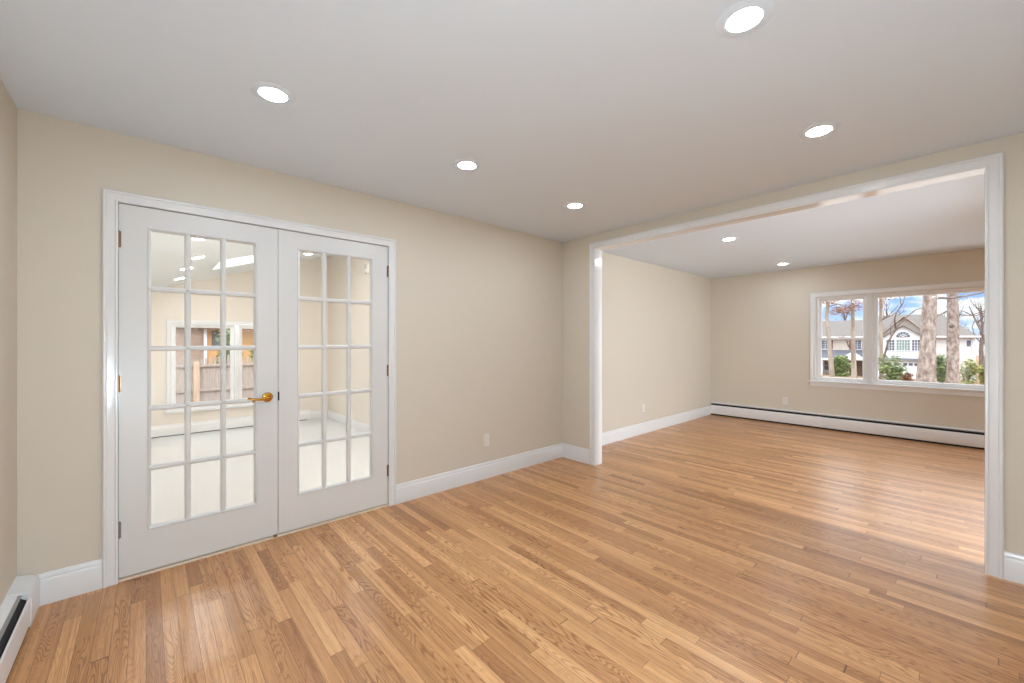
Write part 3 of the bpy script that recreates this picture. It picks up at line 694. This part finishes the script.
def shrub(label, x, y, w_, h_, leafm, n, size=.06, cat='shrub', seed=1, group=None, z0=None):
    rnd = random.Random(seed); zb = gz(x, y) if z0 is None else z0
    e = thing('shrub', (x, y, zb), label, cat, group)
    s = MB(); lf = MB()
    for k in range(9):
        a = rnd.uniform(0, 6.28); rr = rnd.uniform(.2, 1) ; tip = Vector((x + math.cos(a) * w_ * .8 * rr, y + math.sin(a) * w_ * .8 * rr, zb + h_ * rnd.uniform(.6, 1)))
        mid = Vector((x, y, zb)).lerp(tip, .5) + Vector((0, 0, .08 * h_))
        s.tube([(x + rnd.uniform(-.04, .04), y + rnd.uniform(-.04, .04), zb - .03), mid, tip], [.018, .012, .005], 6)
        leaf_cloud(lf, rnd, tip - Vector((0, 0, h_ * .08)), w_ * .42, w_ * .42, h_ * .2, n // 14, size)
        leaf_cloud(lf, rnd, mid, w_ * .5, w_ * .5, h_ * .22, n // 18, size)
        leaf_cloud(lf, rnd, (mid.x, mid.y, zb + h_ * .2), w_ * .5, w_ * .5, h_ * .18, n // 26, size)
    s.build('stems', BARKD, e); lf.build('foliage', leafm, e)
    return e
shrub('green rhododendron left of the thick trunk in the picture window', 18, 1.56, .44, .98, LEAFG, 900, .055, seed=2)
shrub('low russet shrub against the base of the nearest thick trunk', 16.9, 1.10, .2, .5, LEAFR, 800, .04, seed=3)
shrub('green bush between the two thick trunks', 22, .60, .30, 1.0, LEAFG, 1100, .06, seed=4)
shrub('yellow-green bush just right of the knotted trunk', 21, -.02, .36, .85, LEAFY, 620, .05, seed=5)
shrub('olive bush at the right edge of the picture window', 22.5, -.52, .34, .8, LEAFY, 900, .05, seed=6)
shrub('small round green bush between the two slim trunks', 30, 4.85, .6, 1.25, LEAFG, 1300, .09, seed=7)
shrub('low russet ground shrub at the left foot of the picture window', 17.4, 1.70, .15, .26, LEAFR, 260, .04, seed=8)
shrub('tawny undergrowth bush beside the right end of the cream house', 60, -1.25, .5, 1.9, LEAFR, 1500, .13, seed=9)
shrub('broad brown thicket far right beyond the cream house', 66, -2.0, .75, 4.5, LEAFR, 2200, .16, seed=10)

# ------------------------------------------------------------------ neighbouring house across the street
hs = thing('neighbour_house', (74, 6, -3.2), 'cream and white two-storey house with front gable and arched window across the street', 'house')
def hp(mb, name, m): return mb.build(name, m, hs)
def siding(mb, y0, y1, z0, z1, x, step=.22):
    """clapboards as overlapping boards on a wall facing -X"""
    z = z0
    while z < z1 - .01:
        t_ = min(z + step, z1); mb.prism([(x, z), (x - .035, z), (x - .008, t_), (x, t_)], 'y', y0, y1); z += step
b = MB().box(70.6, 82, -.7, 8.3, -3.3, 1.9); siding(b, -.7, 3.0, -3.2, 1.9, 70.6); hp(b, 'main_block', SIDEW)
b = MB().box(71.5, 82, 8.3, 16.5, -3.3, 1.9); siding(b, 8.3, 16.5, -3.2, 1.9, 71.5); hp(b, 'side_wing', SIDEB)
# hip roof of the main block, gable roof of the wing
b = MB(); bm = b.bm
v = [bm.verts.new(p) for p in ((70.1, -1.1, 1.85), (82.5, -1.1, 1.85), (82.5, 8.8, 1.85), (70.1, 8.8, 1.85), (76.2, 2.2, 4.9), (76.2, 8.2, 4.9))]
for f_ in ((0, 1, 4), (1, 2, 5, 4), (2, 3, 5), (3, 0, 4, 5), (0, 3, 2, 1)): bm.faces.new([v[i] for i in f_])
hp(b, 'hip_roof', ROOFM)
hp(MB().prism([(70.9, 1.85), (82.6, 1.85), (82.6, 2.0), (76.7, 4.4), (70.9, 2.0)], 'y', 8.3, 17), 'wing_roof', ROOFM)
for bx in ((70.0, 70.2, -1.15, 3.0, 1.78, 1.98), (70.8, 71.0, 8.0, 17, 1.8, 2.0)): hp(MB().box(*bx), 'gutter', WHITE)
# outer gable: cream face, shingled roof with pale rake boards
hp(MB().prism([(2.95, -3.3), (7.35, -3.3), (7.35, 2.1), (5.1, 4.3), (2.95, 2.1)], 'x', 69.9, 71), 'gable_front', SIDEB)
for nm, off, m_, xx0, xx1 in (('gable_roof', 0, ROOFM, 69.45, 76),):
    b = MB()
    for y0, z0, y1, z1 in ((2.55, 1.95, 5.1, 4.62), (7.65, 1.95, 5.1, 4.62)):
        b.prism([(y0, z0 - .12), (y1, z1 - .16), (y1, z1), (y0, z0 + .06)], 'x', xx0, xx1)
    hp(b, nm, m_)
b = MB()
for y0, z0 in ((2.55, 1.95), (7.65, 1.95)): b.prism([(y0, z0 - .2), (5.1, 4.40), (5.1, 4.54), (y0, z0 - .06)], 'x', 69.36, 69.5)
hp(b, 'rake_board', SIDEB)
# inner white gable bay
hp(MB().prism([(3.3, -.75), (7.05, -.75), (7.05, 1.75), (5.17, 3.2), (3.3, 1.75)], 'x', 69.2, 70), 'white_bay', WHITE)
b = MB()
for y0, z0 in ((3.05, 1.62), (7.3, 1.62)): b.prism([(y0, z0 - .06), (5.17, 3.2), (5.17, 3.34), (y0, z0 + .08)], 'x', 68.9, 70)
hp(b, 'bay_roof', ROOFM)
def hwin(y0, y1, z0, z1, x, nv, nh, m_, fw=.09):
    b = MB().sweep(y0, y1, z0, z1, [(0, 0), (0, .08), (fw, .08), (fw, 0)], lambda s, z, d: (x - d, s, z))
    for i in range(1, nv): b.box(x - .06, x - .01, y0 + (y1 - y0) * i / nv - .02, y0 + (y1 - y0) * i / nv + .02, z0, z1)
    for i in range(1, nh): b.box(x - .06, x - .01, y0, y1, z0 + (z1 - z0) * i / nh - .02, z0 + (z1 - z0) * i / nh + .02)
    f = b.build('window', WHITE, hs); q = MB().box(x - .03, x, y0, y1, z0, z1).build('pane', m_, f); q.matrix_parent_inverse = Matrix()
    return f
hwin(5.93, 6.68, .2, 1.5, 69.2, 3, 4, PANE_D); hwin(4.56, 5.76, .2, 1.5, 69.2, 5, 4, PANE_G); hwin(3.67, 4.38, .2, 1.5, 69.2, 3, 4, PANE_D)
arc = [(5.16 + .62 * math.cos(a), 1.88 + .62 * math.sin(a)) for a in [math.pi * i / 16 for i in range(17)]]
b = MB().prism([(5.16 + .72 * math.cos(a), 1.84 + .72 * math.sin(a)) for a in [math.pi * i / 16 for i in range(17)]], 'x', 69.13, 69.2); f = hp(b, 'arched_window', WHITE)
q = MB().prism(arc, 'x', 69.10, 69.14).build('pane', PANE_D, f); q.matrix_parent_inverse = Matrix()
b = MB()
for a in (.52, 1.05, 1.57, 2.09, 2.62): b.tube([(69.09, 5.16, 1.88), (69.09, 5.16 + .62 * math.cos(a), 1.88 + .62 * math.sin(a))], [.02, .02], 6)
b.tube([(69.09, 5.16 + .3 * math.cos(a), 1.88 + .3 * math.sin(a)) for a in [math.pi * i / 10 for i in range(11)]], [.02] * 11, 6)
q = b.build('muntins', WHITE, f); q.matrix_parent_inverse = Matrix()
# pent roof above the garage, garage level
hp(MB().prism([(68.6, -.95), (69.9, -.62), (69.9, -.95)], 'y', 2.9, 7.9), 'pent_roof', ROOFG)
hp(MB().box(69.1, 70.2, 2.95, 7.9, -3.3, -.92), 'garage_wall', WHITE)
for y0, y1 in ((3.25, 5.2), (5.6, 7.55)):
    b = MB()
    for i in range(4): b.box(69.02, 69.1, y0, y1, -3.2 + i * .5, -2.73 + i * .5, .015)
    f = hp(b, 'garage_door', WHITE); q = MB()
    for i in range(4): q.box(69.0, 69.03, y0 + .08 + i * (y1 - y0) / 4, y0 - .06 + (i + 1) * (y1 - y0) / 4, -1.62, -1.32)
    q = q.build('pane', PANE_D, f); q.matrix_parent_inverse = Matrix()
hwin(-.38, -.05, .75, 1.45, 70.57, 1, 1, PANE_D, .04)
for bx in ((70.48, 70.6, -.72, -.5, -3.2, 1.85), (70.48, 70.6, 2.5, 2.95, -3.2, 1.85)): hp(MB().box(*bx), 'corner_board', WHITE)
# wing windows with dark red shutters
for y0, y1 in ((9.4, 10.2), (12.9, 13.7)):
    hwin(y0, y1, .3, 1.45, 71.47, 2, 4, PANE_D)
    for a in (y0 - .45, y1 + .12): hp(MB().box(71.4, 71.47, a, a + .33, .22, 1.5, .01), 'shutter', SHUT)
# porch
hp(MB().prism([(68.9, -.95), (71.5, .15), (71.5, -.95)], 'y', 8.4, 16.5), 'porch_roof', ROOFG)
hp(MB().prism([(8.6, -1.05), (11.3, -1.05), (9.95, -.05)], 'x', 68.3, 69.5), 'portico_gable', WHITE)
hp(MB().box(68.7, 69.0, 8.4, 16.5, -1.2, -.93), 'porch_beam', WHITE)
for y in (8.8, 10.95, 11.35, 13.2, 15): hp(MB().box(68.72, 68.94, y - .1, y + .1, -3.2, -1.2, .01), 'porch_column', WHITE)
hp(MB().box(71.3, 71.5, 8.5, 10.7, -3.2, -1.0), 'entry_wall', STONE)
hwin(12.3, 13.4, -2.7, -1.4, 71.44, 2, 2, PANE_D)

# ------------------------------------------------------------------ back yard: fence and the orange house
fe = thing('wooden_fence', (1.5, 15, -.6), 'weathered wooden board fence with picket top behind the sunroom windows', 'fence')
fb = MB(); tp = MB(); rnd = random.Random(8)
x = -3.0
while x < 9:
    fb.box(x, x + .138, 15.0, 15.02, -.55, .60 + rnd.uniform(-.004, .004)); x += .142
x = -3.0; k = 0
while x < 9:
    ph = (x + 3) % 2.4 / 2.4; top = .80 + .14 * (2 * abs(ph - .5)) ** 2
    tp.prism([(x, .62), (x + .055, .62), (x + .055, top - .04), (x + .0275, top), (x, top - .04)], 'y', 14.995, 15.015); x += .11
fb.build('fence_boards', FENCEM, fe); tp.build('picket_top', FENCEM, fe)
MB().box(-3, 9, 14.94, 15.0, .57, .64, .004).build('fence_rail', FENCEM, fe)
MB().box(-3, 9, 14.95, 15.0, -.15, -.07, .004).build('fence_rail', FENCEM, fe)
for x in (-1.35, 1.09, 3.49, 5.89): MB().box(x - .07, x + .07, 14.9, 15.0, -.62, .72, .006).build('fence_post', FENCEP, fe)
oh = thing('neighbour_house', (4.5, 32, -.6), 'orange cedar-sided house with brown eaves behind the back fence', 'house')
b = MB().box(2.46, 9, 28, 36, -.7, 2.05)
z = -.6
while z < 2.0: b.prism([(28, z), (27.97, z), (27.99, z + .15), (28, z + .15)], 'x', 2.46, 9); z += .15
b.build('siding', ORANGE, oh)
MB().box(-3.5, 2.46, 29, 36, -.7, 2.2).build('rear_wing', PINK, oh)
MB().prism([(27.3, 2.0), (36.6, 2.0), (36.6, 2.15), (32, 4.4), (27.3, 2.15)], 'x', 2.2, 9.5).build('roof', BROWNR, oh)
MB().prism([(28.6, 2.2), (36.4, 2.2), (36.4, 2.3), (32.5, 3.9), (28.6, 2.3)], 'x', -4, 2.2).build('roof', ROOFM, oh)
for a, c in ((2.78, 3.12), (3.3, 3.75), (5.0, 5.7)):
    f = MB().sweep(a, c, 1.0, 1.85, [(0, 0), (0, .06), (.07, .06), (.07, 0)], lambda s, z, d: (s, 27.97 - d, z)).build('window', WHITE if a > 3.2 else BROWNR, oh)
    q = MB().box(a, c, 27.95, 27.98, 1.0, 1.85).build('pane', PANE_D, f); q.matrix_parent_inverse = Matrix()
MB().box(2.36, 2.5, 27.9, 28.0, -.6, 2.0).build('corner_board', WHITE, oh)
shrub('green shrub behind the fence, under the windows of the orange house', 2.1, 17, .5, 2.15, LEAFG, 1500, .07, seed=21, z0=-.6)
shrub('green shrub behind the fence, in line with the lever handle', 2.95, 16.6, .5, 2.1, LEAFG, 1500, .07, seed=22, z0=-.6)
for o in C.objects:
    if o.get('local'): del o['local']
